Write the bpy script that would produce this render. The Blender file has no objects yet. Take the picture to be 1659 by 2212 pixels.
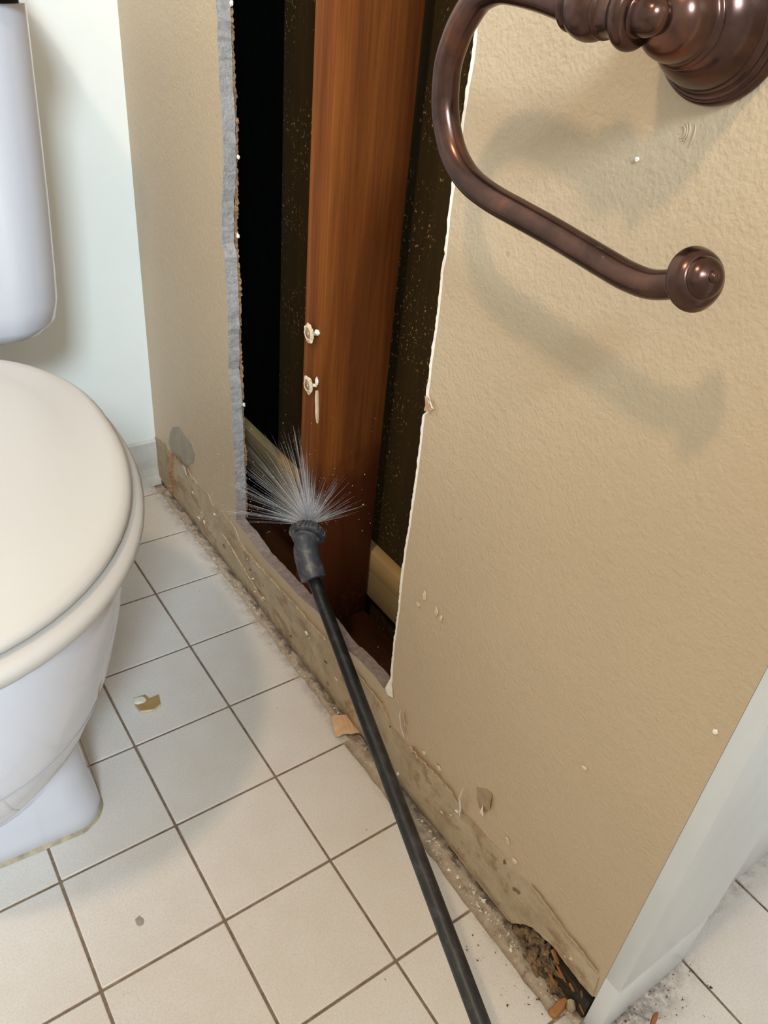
import bpy, bmesh, math, random
from mathutils import Vector, Matrix, noise

SC = bpy.context.scene
COL = SC.collection

# ---------------------------------------------------------------- camera
cam_d = bpy.data.cameras.new('camera')
cam = bpy.data.objects.new('camera', cam_d)
COL.objects.link(cam)
cam_d.sensor_fit = 'HORIZONTAL'
cam_d.sensor_width = 36.0
cam_d.lens = 36.0 * 1716.45 / 1659.0
cam_d.clip_start = 0.01
cam.matrix_world = Matrix((
    (0.8199717, 0.2668182, -0.50641332, -0.39227),
    (-0.56541469, 0.51538495, -0.64396008, -0.86014),
    (0.08917754, 0.81436257, 0.57346401, 0.77927),
    (0, 0, 0, 1)))
SC.camera = cam

# ---------------------------------------------------------------- light
world = bpy.data.worlds.new('world')
SC.world = world
world.use_nodes = True
bgn = world.node_tree.nodes['Background']
bgn.inputs['Color'].default_value = (1.0, 0.88, 0.70, 1)
bgn.inputs['Strength'].default_value = 1.30


def area_light(name, loc, target, size, power, color, shape='DISK', size_y=None):
    d = bpy.data.lights.new(name, 'AREA')
    d.shape = shape
    d.size = size
    if size_y:
        d.size_y = size_y
    d.energy = power
    d.color = color
    o = bpy.data.objects.new(name, d)
    COL.objects.link(o)
    o.location = loc
    o.rotation_euler = (Vector(target) - Vector(loc)).to_track_quat('-Z', 'Y').to_euler()
    return o


area_light('ceiling_lamp_light', (-0.87, -0.74, 1.92), (-0.1, -0.45, 0.3), 0.11, 9.6, (1.0, 0.72, 0.48))
area_light('window_light', (-1.30, -3.0, 2.58), (-0.1, 0.0, 0.45), 0.65, 132, (0.72, 0.88, 1.0), 'RECTANGLE', 0.65)

SC.view_settings.view_transform = 'Standard'
SC.view_settings.look = 'None'
SC.view_settings.exposure = 0.0
SC.view_settings.gamma = 1.0
SC.view_settings.use_curve_mapping = False
try:
    SC.cycles.use_denoising = True
except Exception:
    pass


# ---------------------------------------------------------------- helpers
def tag(o, label=None, cat=None, group=None, kind=None):
    if label:
        o['label'] = label
    if cat:
        o['category'] = cat
    if group:
        o['group'] = group
    if kind:
        o['kind'] = kind
    return o


def empty(name, loc, label, cat, group=None, rz=0.0):
    o = bpy.data.objects.new(name, None)
    COL.objects.link(o)
    o.empty_display_size = 0.02
    o.location = loc
    o.rotation_euler = (0, 0, rz)
    bpy.context.view_layer.update()
    return tag(o, label, cat, group)


def link(name, me, mats, parent=None, smooth=False, world_coords=True):
    if not isinstance(mats, (list, tuple)):
        mats = [mats]
    for m in mats:
        me.materials.append(m)
    if smooth:
        for p in me.polygons:
            p.use_smooth = True
    o = bpy.data.objects.new(name, me)
    COL.objects.link(o)
    if parent is not None:
        o.parent = parent
        if world_coords:
            o.matrix_parent_inverse = parent.matrix_world.inverted()
    return o


def mesh(name, v, f, mats, parent=None, smooth=False, world_coords=True):
    me = bpy.data.meshes.new(name)
    me.from_pydata([tuple(p) for p in v], [], f)
    me.update()
    return link(name, me, mats, parent, smooth, world_coords)


def bm_obj(name, bm, mats, parent=None, smooth=False, world_coords=True):
    me = bpy.data.meshes.new(name)
    bm.normal_update()
    bm.to_mesh(me)
    bm.free()
    return link(name, me, mats, parent, smooth, world_coords)


def auto_smooth(o, ang=40):
    """shade smooth but keep hard edges"""
    me = o.data
    bm = bmesh.new()
    bm.from_mesh(me)
    for f in bm.faces:
        f.smooth = True
    a = math.radians(ang)
    for e in bm.edges:
        if len(e.link_faces) == 2 and e.calc_face_angle(0) > a:
            e.smooth = False
    bm.to_mesh(me)
    bm.free()
    return o


def bm_box(bm, lo, hi, bevel=0.0, seg=2):
    r = bmesh.ops.create_cube(bm, size=1.0)
    c = [(lo[i] + hi[i]) / 2 for i in range(3)]
    s = [hi[i] - lo[i] for i in range(3)]
    for v in r['verts']:
        v.co = Vector([c[i] + v.co[i] * s[i] for i in range(3)])
    if bevel:
        es = list({e for v in r['verts'] for e in v.link_edges})
        bmesh.ops.bevel(bm, geom=es, offset=bevel, segments=seg, affect='EDGES', profile=0.5)


def box(name, lo, hi, mats, parent=None, bevel=0.0, seg=2):
    bm = bmesh.new()
    bm_box(bm, lo, hi, bevel, seg)
    o = bm_obj(name, bm, mats, parent)
    if bevel:
        auto_smooth(o, 35)
    return o


def frame_of(axis):
    a = Vector(axis).normalized()
    u = a.cross(Vector((0, 0, 1)))
    if u.length < 1e-4:
        u = a.cross(Vector((0, 1, 0)))
    u.normalize()
    return a, u, a.cross(u)


def smooth_profile(pr, n=3):
    """Catmull-Rom resample of a lathe profile; repeated points stay sharp"""
    out = []
    for i in range(len(pr) - 1):
        p0 = pr[max(i - 1, 0)]
        p1 = pr[i]
        p2 = pr[i + 1]
        p3 = pr[min(i + 2, len(pr) - 1)]
        for k in range(n):
            t = k / n
            q = []
            for j in range(2):
                a0, a1, a2, a3 = p0[j], p1[j], p2[j], p3[j]
                q.append(0.5 * ((2 * a1) + (-a0 + a2) * t + (2 * a0 - 5 * a1 + 4 * a2 - a3) * t * t + (-a0 + 3 * a1 - 3 * a2 + a3) * t ** 3))
            out.append((max(q[0], 0.0), q[1]))
    out.append(pr[-1])
    return out


def lathe(name, prof, org, axis, mat, parent=None, seg=48, n=3):
    prof = smooth_profile(prof, n) if n > 1 else prof
    a, u, w = frame_of(axis)
    org = Vector(org)
    v = []
    f = []
    for r, h in prof:
        for k in range(seg):
            t = 2 * math.pi * k / seg
            v.append(org + a * h + (u * math.cos(t) + w * math.sin(t)) * max(r, 1e-5))
    for i in range(len(prof) - 1):
        for k in range(seg):
            k2 = (k + 1) % seg
            f.append((i * seg + k, i * seg + k2, (i + 1) * seg + k2, (i + 1) * seg + k))
    f.append(tuple(range(seg))[::-1])
    f.append(tuple((len(prof) - 1) * seg + k for k in range(seg)))
    o = mesh(name, v, f, mat, parent, True)
    bm = bmesh.new()
    bm.from_mesh(o.data)
    bmesh.ops.recalc_face_normals(bm, faces=bm.faces)
    bm.to_mesh(o.data)
    bm.free()
    return o


def catmull(pts, n=6):
    P = [Vector(p) for p in pts]
    out = []
    for i in range(len(P) - 1):
        p0 = P[max(i - 1, 0)]
        p1 = P[i]
        p2 = P[i + 1]
        p3 = P[min(i + 2, len(P) - 1)]
        for k in range(n):
            t = k / n
            out.append(0.5 * ((2 * p1) + (p2 - p0) * t + (2 * p0 - 5 * p1 + 4 * p2 - p3) * t * t + (3 * p1 - p0 - 3 * p2 + p3) * t ** 3))
    out.append(P[-1])
    return out


def bm_tube(bm, pts, radii, seg=20):
    P = [Vector(p) for p in pts]
    if not isinstance(radii, (list, tuple)):
        radii = [radii] * len(P)
    t0 = (P[1] - P[0]).normalized()
    u = t0.orthogonal().normalized()
    rings = []
    for i, p in enumerate(P):
        t = (P[min(i + 1, len(P) - 1)] - P[max(i - 1, 0)]).normalized()
        u = (u - t * u.dot(t)).normalized()
        w = t.cross(u)
        rings.append([bm.verts.new(p + (u * math.cos(2 * math.pi * k / seg) + w * math.sin(2 * math.pi * k / seg)) * radii[i]) for k in range(seg)])
    for i in range(len(P) - 1):
        for k in range(seg):
            k2 = (k + 1) % seg
            bm.faces.new((rings[i][k], rings[i][k2], rings[i + 1][k2], rings[i + 1][k]))
    bm.faces.new(rings[0][::-1])
    bm.faces.new(rings[-1])


def tube(name, pts, radii, mat, parent=None, seg=20):
    bm = bmesh.new()
    bm_tube(bm, pts, radii, seg)
    o = bm_obj(name, bm, mat, parent)
    return auto_smooth(o, 50)


def loft(name, rings, mat, parent=None, cap=(True, True), ang=60):
    n = len(rings[0])
    v = [p for r in rings for p in r]
    f = []
    for i in range(len(rings) - 1):
        for k in range(n):
            k2 = (k + 1) % n
            f.append((i * n + k, i * n + k2, (i + 1) * n + k2, (i + 1) * n + k))
    if cap[0]:
        f.append(tuple(range(n))[::-1])
    if cap[1]:
        f.append(tuple((len(rings) - 1) * n + k for k in range(n)))
    o = mesh(name, v, f, mat, parent)
    bm = bmesh.new()
    bm.from_mesh(o.data)
    bmesh.ops.recalc_face_normals(bm, faces=bm.faces)
    bm.to_mesh(o.data)
    bm.free()
    return auto_smooth(o, ang)


def jag(pts, step, amp, seed, closed=False):
    """subdivide a 2-D polyline and roughen it"""
    out = []
    n = len(pts)
    for i in range(n if closed else n - 1):
        a = Vector(pts[i] + (0,)) if len(pts[i]) == 2 else Vector(pts[i])
        b = Vector(pts[(i + 1) % n] + (0,))
        L = (b - a).length
        k = max(1, int(L / step))
        d = (b - a)
        nn = Vector((-d.y, d.x, 0)).normalized() if L > 0 else Vector((0, 0, 0))
        for j in range(k):
            p = a + d * (j / k)
            q = noise.noise(Vector((p.x * 60 + seed * 7.1, p.y * 60, seed))) + 0.8 * noise.noise(Vector((p.x * 260, p.y * 260 + seed, 3.3)))
            out.append(tuple((p + nn * amp * q)[:2]))
    if not closed:
        out.append(tuple(pts[-1][:2]))
    return out


def fill_loops(loops):
    """triangles for an outer loop and holes given in 2-D"""
    bm = bmesh.new()
    idx = {}
    es = []
    c = 0
    for lp in loops:
        vs = []
        for p in lp:
            v = bm.verts.new((0, p[0], p[1]))
            idx[v] = c
            c += 1
            vs.append(v)
        for i in range(len(vs)):
            es.append(bm.edges.new((vs[i], vs[(i + 1) % len(vs)])))
    r = bmesh.ops.triangle_fill(bm, use_beauty=True, use_dissolve=False, edges=es, normal=(-1, 0, 0))
    tris = []
    for f in bm.faces:
        f.normal_update()
        t = [idx[v] for v in f.verts]
        if f.normal.x > 0:
            t = t[::-1]
        tris.append(t)
    bm.free()
    return tris


def slab_yz(name, loops, x0, x1, mats, parent=None, back_amp=0.0, seed=1):
    """prism in x from 2-D loops in (y, z); material 0 face, 1 cut edge, 2 back"""
    tris = fill_loops(loops)
    pts = [p for lp in loops for p in lp]
    n = len(pts)
    v = [(x0, p[0], p[1]) for p in pts]
    for i, p in enumerate(pts):
        k = noise.noise(Vector((p[0] * 90, p[1] * 90, seed))) * back_amp
        k2 = noise.noise(Vector((p[0] * 90, p[1] * 90, seed + 9))) * back_amp
        v.append((x1, p[0] + k, p[1] + k2))
    f = [tuple(t) for t in tris] + [tuple(a + n for a in t[::-1]) for t in tris]
    mi = [0] * len(tris) + [2] * len(tris)
    s = 0
    for lp in loops:
        m = len(lp)
        for i in range(m):
            a, b = s + i, s + (i + 1) % m
            f.append((a, b, b + n, a + n))
            mi.append(1)
        s += m
    o = mesh(name, v, f, mats, parent)
    for p, m in zip(o.data.polygons, mi):
        p.material_index = min(m, len(o.data.materials) - 1)
    bm = bmesh.new()
    bm.from_mesh(o.data)
    bmesh.ops.recalc_face_normals(bm, faces=bm.faces)
    bm.to_mesh(o.data)
    bm.free()
    return o


# ---------------------------------------------------------------- materials
class Nd:
    def __init__(self, name):
        self.m = bpy.data.materials.new(name)
        self.m.use_nodes = True
        self.t = self.m.node_tree
        self.b = self.t.nodes['Principled BSDF']
        self.pos = None

    def new(self, kind, **kw):
        n = self.t.nodes.new(kind)
        for k, v in kw.items():
            setattr(n, k, v)
        return n

    def link(self, a, b):
        self.t.links.new(a, b)

    def coord(self, scale=(1, 1, 1)):
        if self.pos is None:
            self.pos = self.new('ShaderNodeNewGeometry').outputs['Position']
        mp = self.new('ShaderNodeMapping')
        mp.inputs['Scale'].default_value = scale
        self.link(self.pos, mp.inputs['Vector'])
        return mp.outputs['Vector']

    def noise(self, scale, detail=4, rough=0.6, stretch=(1, 1, 1), dist=0.0):
        n = self.new('ShaderNodeTexNoise')
        n.inputs['Scale'].default_value = scale
        n.inputs['Detail'].default_value = detail
        n.inputs['Roughness'].default_value = rough
        n.inputs['Distortion'].default_value = dist
        self.link(self.coord(stretch), n.inputs['Vector'])
        return n.outputs['Fac']

    def ramp(self, fac, stops):
        r = self.new('ShaderNodeValToRGB')
        e = r.color_ramp.elements
        while len(e) > 1:
            e.remove(e[-1])
        e[0].position, e[0].color = stops[0][0], c4(stops[0][1])
        for p, c in stops[1:]:
            q = e.new(p)
            q.color = c4(c)
        self.link(fac, r.inputs['Fac'])
        return r.outputs['Color']

    def mix(self, fac, a, b, mode='MIX'):
        n = self.new('ShaderNodeMix', data_type='RGBA', blend_type=mode)
        if isinstance(fac, (int, float)):
            n.inputs[0].default_value = fac
        else:
            self.link(fac, n.inputs[0])
        for sock, val in ((n.inputs[6], a), (n.inputs[7], b)):
            if isinstance(val, (tuple, list)):
                sock.default_value = c4(val)
            else:
                self.link(val, sock)
        return n.outputs[2]

    def math(self, op, a, b=None, clamp=False):
        n = self.new('ShaderNodeMath', operation=op, use_clamp=clamp)
        for i, val in enumerate((a, b)):
            if val is None:
                continue
            if isinstance(val, (int, float)):
                n.inputs[i].default_value = val
            else:
                self.link(val, n.inputs[i])
        return n.outputs[0]

    def sep(self):
        n = self.new('ShaderNodeSeparateXYZ')
        self.coord()
        self.link(self.pos, n.inputs[0])
        return n.outputs

    def smooth(self, val, lo, hi):
        n = self.new('ShaderNodeMapRange', interpolation_type='SMOOTHSTEP')
        self.link(val, n.inputs[0])
        n.inputs[1].default_value = lo
        n.inputs[2].default_value = hi
        return n.outputs[0]

    def color(self, c):
        if isinstance(c, (tuple, list)):
            self.b.inputs['Base Color'].default_value = c4(c)
        else:
            self.link(c, self.b.inputs['Base Color'])

    def bump(self, h, strength, dist):
        n = self.new('ShaderNodeBump')
        n.inputs['Strength'].default_value = strength
        n.inputs['Distance'].default_value = dist
        self.link(h, n.inputs['Height'])
        self.link(n.outputs['Normal'], self.b.inputs['Normal'])

    def set(self, **kw):
        for k, v in kw.items():
            s = self.b.inputs[k.replace('_', ' ')]
            if isinstance(v, (int, float)):
                s.default_value = v
            else:
                self.link(v, s)
        return self


def c4(c):
    return tuple(c) + (1.0,) if len(c) == 3 else tuple(c)


def simple(name, col, rough=0.5, var=0.12, scale=40, bump=0.0, bscale=200, bdist=0.001, stretch=(1, 1, 1), **kw):
    n = Nd(name)
    d = tuple(max(0, x * (1 - var)) for x in col)
    l = tuple(min(1, x * (1 + var)) for x in col)
    n.color(n.ramp(n.noise(scale, 5, 0.6, stretch), [(0.3, d), (0.7, l)]))
    n.set(Roughness=rough, **kw)
    if bump:
        n.bump(n.noise(bscale, 3, 0.6, stretch), bump, bdist)
    return n.m


def paint_mat(name, col, rough=0.45, bump=0.42, scratch=True):
    n = Nd(name)
    c = n.ramp(n.noise(6, 4, 0.6), [(0.3, tuple(x * 0.96 for x in col)), (0.7, tuple(min(1, x * 1.03) for x in col))])
    # a few tiny brown spatter marks
    v = n.new('ShaderNodeTexVoronoi', feature='F1')
    v.inputs['Scale'].default_value = 34
    n.link(n.coord(), v.inputs['Vector'])
    dots = n.math('LESS_THAN', v.outputs['Distance'], 0.07)
    sel = n.math('GREATER_THAN', n.noise(9, 1, 0.5), 0.60)
    k = n.math('MULTIPLY', n.math('MULTIPLY', dots, sel), 0.35)
    c = n.mix(k, c, (0.30, 0.17, 0.06))
    n.color(c)
    n.set(Roughness=rough)
    h = n.math('ADD', n.noise(330, 2, 0.5), n.math('MULTIPLY', n.noise(120, 2, 0.5), 1.1))
    n.bump(h, bump, 0.0016)
    return n.m


M = {}
M['tan'] = paint_mat('tan_wall_paint', (0.51, 0.395, 0.265))
M['white_wall'] = simple('white_wall_paint', (0.82, 0.84, 0.805), 0.55, 0.02, 8, 0.08, 300, 0.0006)
M['ceiling'] = simple('ceiling_paint', (0.78, 0.76, 0.70), 0.7, 0.02, 8)
M['trim'] = simple('white_trim_paint', (0.66, 0.695, 0.72), 0.35, 0.05, 25, 0.15, 60, 0.001, (1, 1, 0.3))
M['hall'] = simple('pale_blue_paint', (0.66, 0.70, 0.76), 0.45, 0.02, 10)


def gypsum_mat():
    n = Nd('gypsum_core')
    c = n.ramp(n.noise(140, 5, 0.65), [(0.25, (0.26, 0.245, 0.24)), (0.5, (0.39, 0.375, 0.37)), (0.8, (0.52, 0.505, 0.495))])
    # damp pinkish tone along the low sill
    z = n.sep()[2]
    low = n.smooth(z, 0.17, 0.11)
    c = n.mix(n.math('MULTIPLY', low, 0.8), c, n.ramp(n.noise(160, 5, 0.7), [(0.3, (0.25, 0.18, 0.155)), (0.75, (0.46, 0.36, 0.33))]))
    n.color(c)
    n.set(Roughness=0.85)
    n.bump(n.noise(350, 5, 0.7), 0.9, 0.0022)
    return n.m


M['gypsum'] = gypsum_mat()
M['paper'] = simple('brown_backing_paper', (0.20, 0.12, 0.065), 0.9, 0.5, 150, 0.6, 400, 0.002)
M['cream_paper'] = simple('torn_face_paper', (0.66, 0.53, 0.36), 0.8, 0.18, 120, 0.5, 300, 0.001)
M['white_paper'] = simple('white_torn_paper', (0.82, 0.78, 0.70), 0.8, 0.08, 90)
M['tan_paper'] = simple('tan_paper_scrap', (0.62, 0.40, 0.235), 0.75, 0.15, 80)


def glue_mat():
    n = Nd('old_glue_and_paper')
    base = n.ramp(n.noise(19, 8, 0.72, (1, 1, 1.1), 0.2), [(0.28, (0.29, 0.205, 0.12)), (0.43, (0.41, 0.315, 0.195)), (0.58, (0.50, 0.40, 0.265)), (0.75, (0.57, 0.48, 0.345))])
    streak = n.ramp(n.noise(26, 7, 0.75, (1, 0.75, 1.1), 0.4), [(0.53, (0, 0, 0)), (0.60, (0.8, 0.8, 0.8))])
    c = n.mix(streak, base, (0.29, 0.175, 0.085))
    grey = n.ramp(n.noise(62, 7, 0.8, (1, 0.5, 1.2), 0.6), [(0.59, (0, 0, 0)), (0.64, (0.9, 0.9, 0.9))])
    c = n.mix(grey, c, (0.42, 0.37, 0.33))
    pale = n.ramp(n.noise(95, 5, 0.75, (1, 0.7, 1)), [(0.66, (0, 0, 0)), (0.70, (1, 1, 1))])
    c = n.mix(pale, c, (0.66, 0.57, 0.43))
    z = n.sep()[2]
    low = n.smooth(z, 0.024, 0.006)
    c = n.mix(n.math('MULTIPLY', low, n.ramp(n.noise(40, 5, 0.7), [(0.35, (0.2, 0.2, 0.2)), (0.6, (0.9, 0.9, 0.9))])), c, (0.12, 0.07, 0.03))
    n.color(c)
    n.set(Roughness=n.math('ADD', n.math('MULTIPLY', n.noise(50, 3), 0.4), 0.2))
    n.bump(n.noise(110, 6, 0.75, (1, 0.6, 1)), 0.6, 0.003)
    return n.m


M['glue'] = glue_mat()


def tile_mat():
    n = Nd('glazed_floor_tile')
    c = n.ramp(n.noise(500, 3, 0.7), [(0.3, (0.65, 0.62, 0.59)), (0.55, (0.745, 0.715, 0.685)), (0.75, (0.78, 0.75, 0.72))])
    c = n.mix(n.ramp(n.noise(18, 4, 0.6), [(0.4, (0, 0, 0)), (0.75, (0.35, 0.35, 0.35))]), c, (0.62, 0.55, 0.46))
    s = n.sep()
    # grime swept into the corner outside the wall end
    dy = n.smooth(s[1], -0.795, -0.742)
    dx = n.math('MULTIPLY', n.smooth(s[0], -0.03, 0.01), n.smooth(s[0], 0.16, 0.06))
    g = n.math('MULTIPLY', n.math('MULTIPLY', dy, dx), n.ramp(n.noise(55, 7, 0.8), [(0.38, (0, 0, 0)), (0.58, (1, 1, 1))]))
    c = n.mix(g, c, (0.055, 0.05, 0.045))
    # grime where the tile meets the wall
    ex = n.smooth(s[0], -0.034, -0.012)
    inroom = n.smooth(s[1], -0.745, -0.735)
    g2 = n.math('MULTIPLY', n.math('MULTIPLY', ex, inroom), n.ramp(n.noise(70, 6, 0.75), [(0.45, (0, 0, 0)), (0.75, (0.8, 0.8, 0.8))]))
    c = n.mix(g2, c, (0.26, 0.18, 0.11))
    n.color(c)
    n.set(Roughness=0.32)
    n.bump(n.noise(260, 3, 0.6), 0.06, 0.0008)
    return n.m


M['tile'] = tile_mat()


def grout_mat():
    n = Nd('brown_grout')
    c = n.ramp(n.noise(90, 5, 0.7), [(0.3, (0.17, 0.12, 0.08)), (0.6, (0.29, 0.22, 0.16)), (0.85, (0.40, 0.32, 0.24))])
    s = n.sep()
    ex = n.smooth(s[0], -0.03, -0.012)
    ins = n.math('MULTIPLY', ex, n.smooth(s[1], -0.76, -0.735))
    mort = n.ramp(n.noise(75, 7, 0.75), [(0.30, (0.15, 0.11, 0.08)), (0.42, (0.42, 0.335, 0.25)), (0.72, (0.62, 0.53, 0.425))])
    c = n.mix(ins, c, mort)
    dk = n.math('MULTIPLY', n.smooth(s[0], -0.008, -0.002), n.ramp(n.noise(60, 6, 0.75, (1, 0.6, 1)), [(0.46, (0, 0, 0)), (0.60, (1, 1, 1))]))
    c = n.mix(n.math('MULTIPLY', dk, 0.85), c, (0.06, 0.045, 0.035))
    n.color(c)
    n.set(Roughness=0.85)
    n.bump(n.noise(240, 5, 0.7), 0.7, 0.003)
    return n.m


M['grout'] = grout_mat()
M['porcelain'] = Nd('white_porcelain').set(Roughness=0.12, Coat_Weight=0.4).m
M['porcelain'].node_tree.nodes['Principled BSDF'].inputs['Base Color'].default_value = (0.63, 0.645, 0.72, 1)
M['seat'] = simple('cream_seat_enamel', (0.52, 0.49, 0.455), 0.28, 0.012, 7, 0.03, 300, 0.0005)
M['caulk'] = simple('yellowed_caulk', (0.42, 0.36, 0.25), 0.7, 0.35, 90, 0.5, 200, 0.001)


def wood_mat(name, dark, mid, light, wet=0.0, rough=0.55, specks=False):
    n = Nd(name)
    g = n.noise(22, 8, 0.72, (1.0, 1.0, 0.06), 0.35)
    c = n.ramp(g, [(0.28, dark), (0.5, mid), (0.74, light)])
    fine = n.noise(260, 4, 0.6, (1, 1, 0.03))
    c = n.mix(0.35, c, n.ramp(fine, [(0.3, tuple(x * 0.45 for x in dark)), (0.7, light)]), 'MULTIPLY') if False else n.mix(n.ramp(fine, [(0.35, (0.45, 0.45, 0.45)), (0.6, (0, 0, 0))]), c, dark)
    if wet:
        z = n.sep()[2]
        edge = n.math('ADD', z, n.math('MULTIPLY', n.math('SUBTRACT', n.noise(14, 5, 0.7), 0.5), 0.16))
        wf = n.smooth(edge, 0.31, 0.255)
        c = n.mix(n.math('MULTIPLY', wf, wet), c, n.ramp(g, [(0.3, (0.045, 0.008, 0.003)), (0.7, (0.12, 0.028, 0.009))]))
        r = n.math('SUBTRACT', rough, n.math('MULTIPLY', wf, 0.22))
        n.set(Roughness=r)
        bot = n.smooth(edge, 0.11, 0.055)
        sp = n.ramp(n.noise(170, 6, 0.8), [(0.52, (0, 0, 0)), (0.68, (1, 1, 1))])
        c = n.mix(n.math('MULTIPLY', bot, sp), c, (0.24, 0.12, 0.045))
    else:
        n.set(Roughness=rough)
    if specks:
        sp = n.ramp(n.noise(210, 3, 0.75), [(0.615, (0, 0, 0)), (0.65, (1, 1, 1))])
        cl = n.ramp(n.noise(14, 4, 0.6), [(0.42, (0, 0, 0)), (0.56, (1, 1, 1))])
        c = n.mix(n.math('MULTIPLY', sp, cl), c, (0.55, 0.34, 0.12))
    n.color(c)
    n.set(Specular_IOR_Level=0.22)
    n.bump(n.noise(240, 4, 0.6, (1, 1, 0.05)), 0.25, 0.001)
    return n.m


M['stud'] = wood_mat('redwood_stud', (0.080, 0.018, 0.002), (0.185, 0.050, 0.006), (0.31, 0.100, 0.015), wet=0.85, rough=0.75)
M['back'] = wood_mat('dark_sheathing', (0.024, 0.014, 0.003), (0.040, 0.024, 0.006), (0.06, 0.038, 0.011), rough=0.9, specks=True)
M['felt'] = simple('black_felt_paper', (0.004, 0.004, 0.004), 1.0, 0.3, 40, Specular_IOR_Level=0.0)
M['plate'] = simple('wet_sole_plate', (0.045, 0.016, 0.006), 0.3, 0.6, 30, 0.6, 120, 0.002, (1, 0.15, 1))
M['board'] = simple('tan_backing_board', (0.50, 0.34, 0.155), 0.6, 0.10, 25, 0.2, 100, 0.001, (1, 0.2, 1))
M['board_lo'] = simple('brown_backing_board', (0.34, 0.25, 0.12), 0.6, 0.12, 25, 0.2, 100, 0.001, (1, 0.2, 1))
M['rot'] = simple('rotten_wood', (0.17, 0.11, 0.06), 0.9, 0.85, 110, 0.9, 130, 0.004)
M['dark_rot'] = simple('black_rot', (0.035, 0.024, 0.014), 0.9, 0.5, 60, 0.8, 100, 0.004)
M['orange_wood'] = simple('orange_wood_splinter', (0.34, 0.145, 0.045), 0.7, 0.35, 90, 0.5, 160, 0.002, (0.3, 1, 1))


def bronze_mat():
    n = Nd('oil_rubbed_bronze')
    c = n.ramp(n.noise(30, 6, 0.65, (1, 1, 1), 0.4), [(0.35, (0.060, 0.034, 0.029)), (0.56, (0.105, 0.055, 0.043)), (0.74, (0.20, 0.075, 0.038))])
    dust = n.ramp(n.noise(55, 7, 0.8), [(0.62, (0, 0, 0)), (0.78, (0.75, 0.75, 0.75))])
    nrm = n.new('ShaderNodeNewGeometry')
    sp = n.new('ShaderNodeSeparateXYZ')
    n.link(nrm.outputs['Normal'], sp.inputs[0])
    up = n.smooth(sp.outputs[2], 0.1, 0.8)
    fine = n.ramp(n.noise(900, 2, 0.7), [(0.5, (0.2, 0.2, 0.2)), (0.7, (1, 1, 1))])
    d = n.math('MULTIPLY', n.math('MULTIPLY', dust, up), fine)
    n.color(n.mix(d, c, (0.50, 0.47, 0.47)))
    n.set(Metallic=n.math('SUBTRACT', 0.92, n.math('MULTIPLY', d, 0.8)), Roughness=n.math('ADD', 0.24, n.math('MULTIPLY', d, 0.5)))
    return n.m


M['bronze'] = bronze_mat()


def wand_mat(name, base, dust, amt):
    n = Nd(name)
    d = n.ramp(n.noise(120, 6, 0.75, (1, 0.5, 1)), [(0.5, (0, 0, 0)), (0.75, (amt, amt, amt))])
    n.color(n.mix(d, base, dust))
    n.set(Roughness=0.42)
    n.bump(n.noise(300, 4, 0.6), 0.15, 0.001)
    return n.m


M['wand'] = wand_mat('black_plastic_pipe', (0.010, 0.010, 0.011), (0.17, 0.175, 0.175), 0.30)
M['nozzle'] = wand_mat('dusty_nozzle_plastic', (0.05, 0.055, 0.07), (0.24, 0.22, 0.18), 0.9)
M['knurl'] = wand_mat('muddy_knurled_plastic', (0.045, 0.05, 0.06), (0.34, 0.30, 0.19), 1.0)
M['steel'] = simple('dull_steel', (0.42, 0.39, 0.36), 0.35, 0.2, 200, Metallic=0.9)
M['crumb'] = simple('plaster_crumb', (0.70, 0.66, 0.58), 0.9, 0.25, 120)
M['speck'] = simple('dirt_speck', (0.10, 0.055, 0.03), 0.9, 0.5, 100)


def spray_mat(name, opacity):
    n = Nd(name)
    n.color((0.92, 0.95, 1.0))
    n.set(Roughness=0.3, Alpha=opacity)
    return n.m


M['spray'] = spray_mat('fine_water_spray', 0.18)
M['drop'] = spray_mat('water_droplet', 0.55)

# ---------------------------------------------------------------- room shell
GX, GY, T = -0.114, 0.0, 0.12           # tile grid origin and pitch
floor = box('floor', (-1.92, -1.42, -0.03), (0.62, 0.42, -0.0015), M['grout'])
tag(floor, 'square cream floor tiles with brown grout', kind='structure')


def tile_mesh(x0, x1, y0, y1, name='tile'):
    bm = bmesh.new()
    bm_box(bm, (x0, y0, -0.008), (x1, y1, 0.0), 0.0011, 2)
    me = bpy.data.meshes.new(name)
    bm.to_mesh(me)
    bm.free()
    for p in me.polygons:
        p.use_smooth = abs(p.normal.z) < 0.99
    me.materials.append(M['tile'])
    return me


G = 0.0013
full = tile_mesh(-T / 2 + G, T / 2 - G, -T / 2 + G, T / 2 - G)


def add_tile(me, loc=(0, 0, 0)):
    o = bpy.data.objects.new('tile', me)
    COL.objects.link(o)
    o.parent = floor
    o.location = loc


rnd = random.Random(4)


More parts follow.
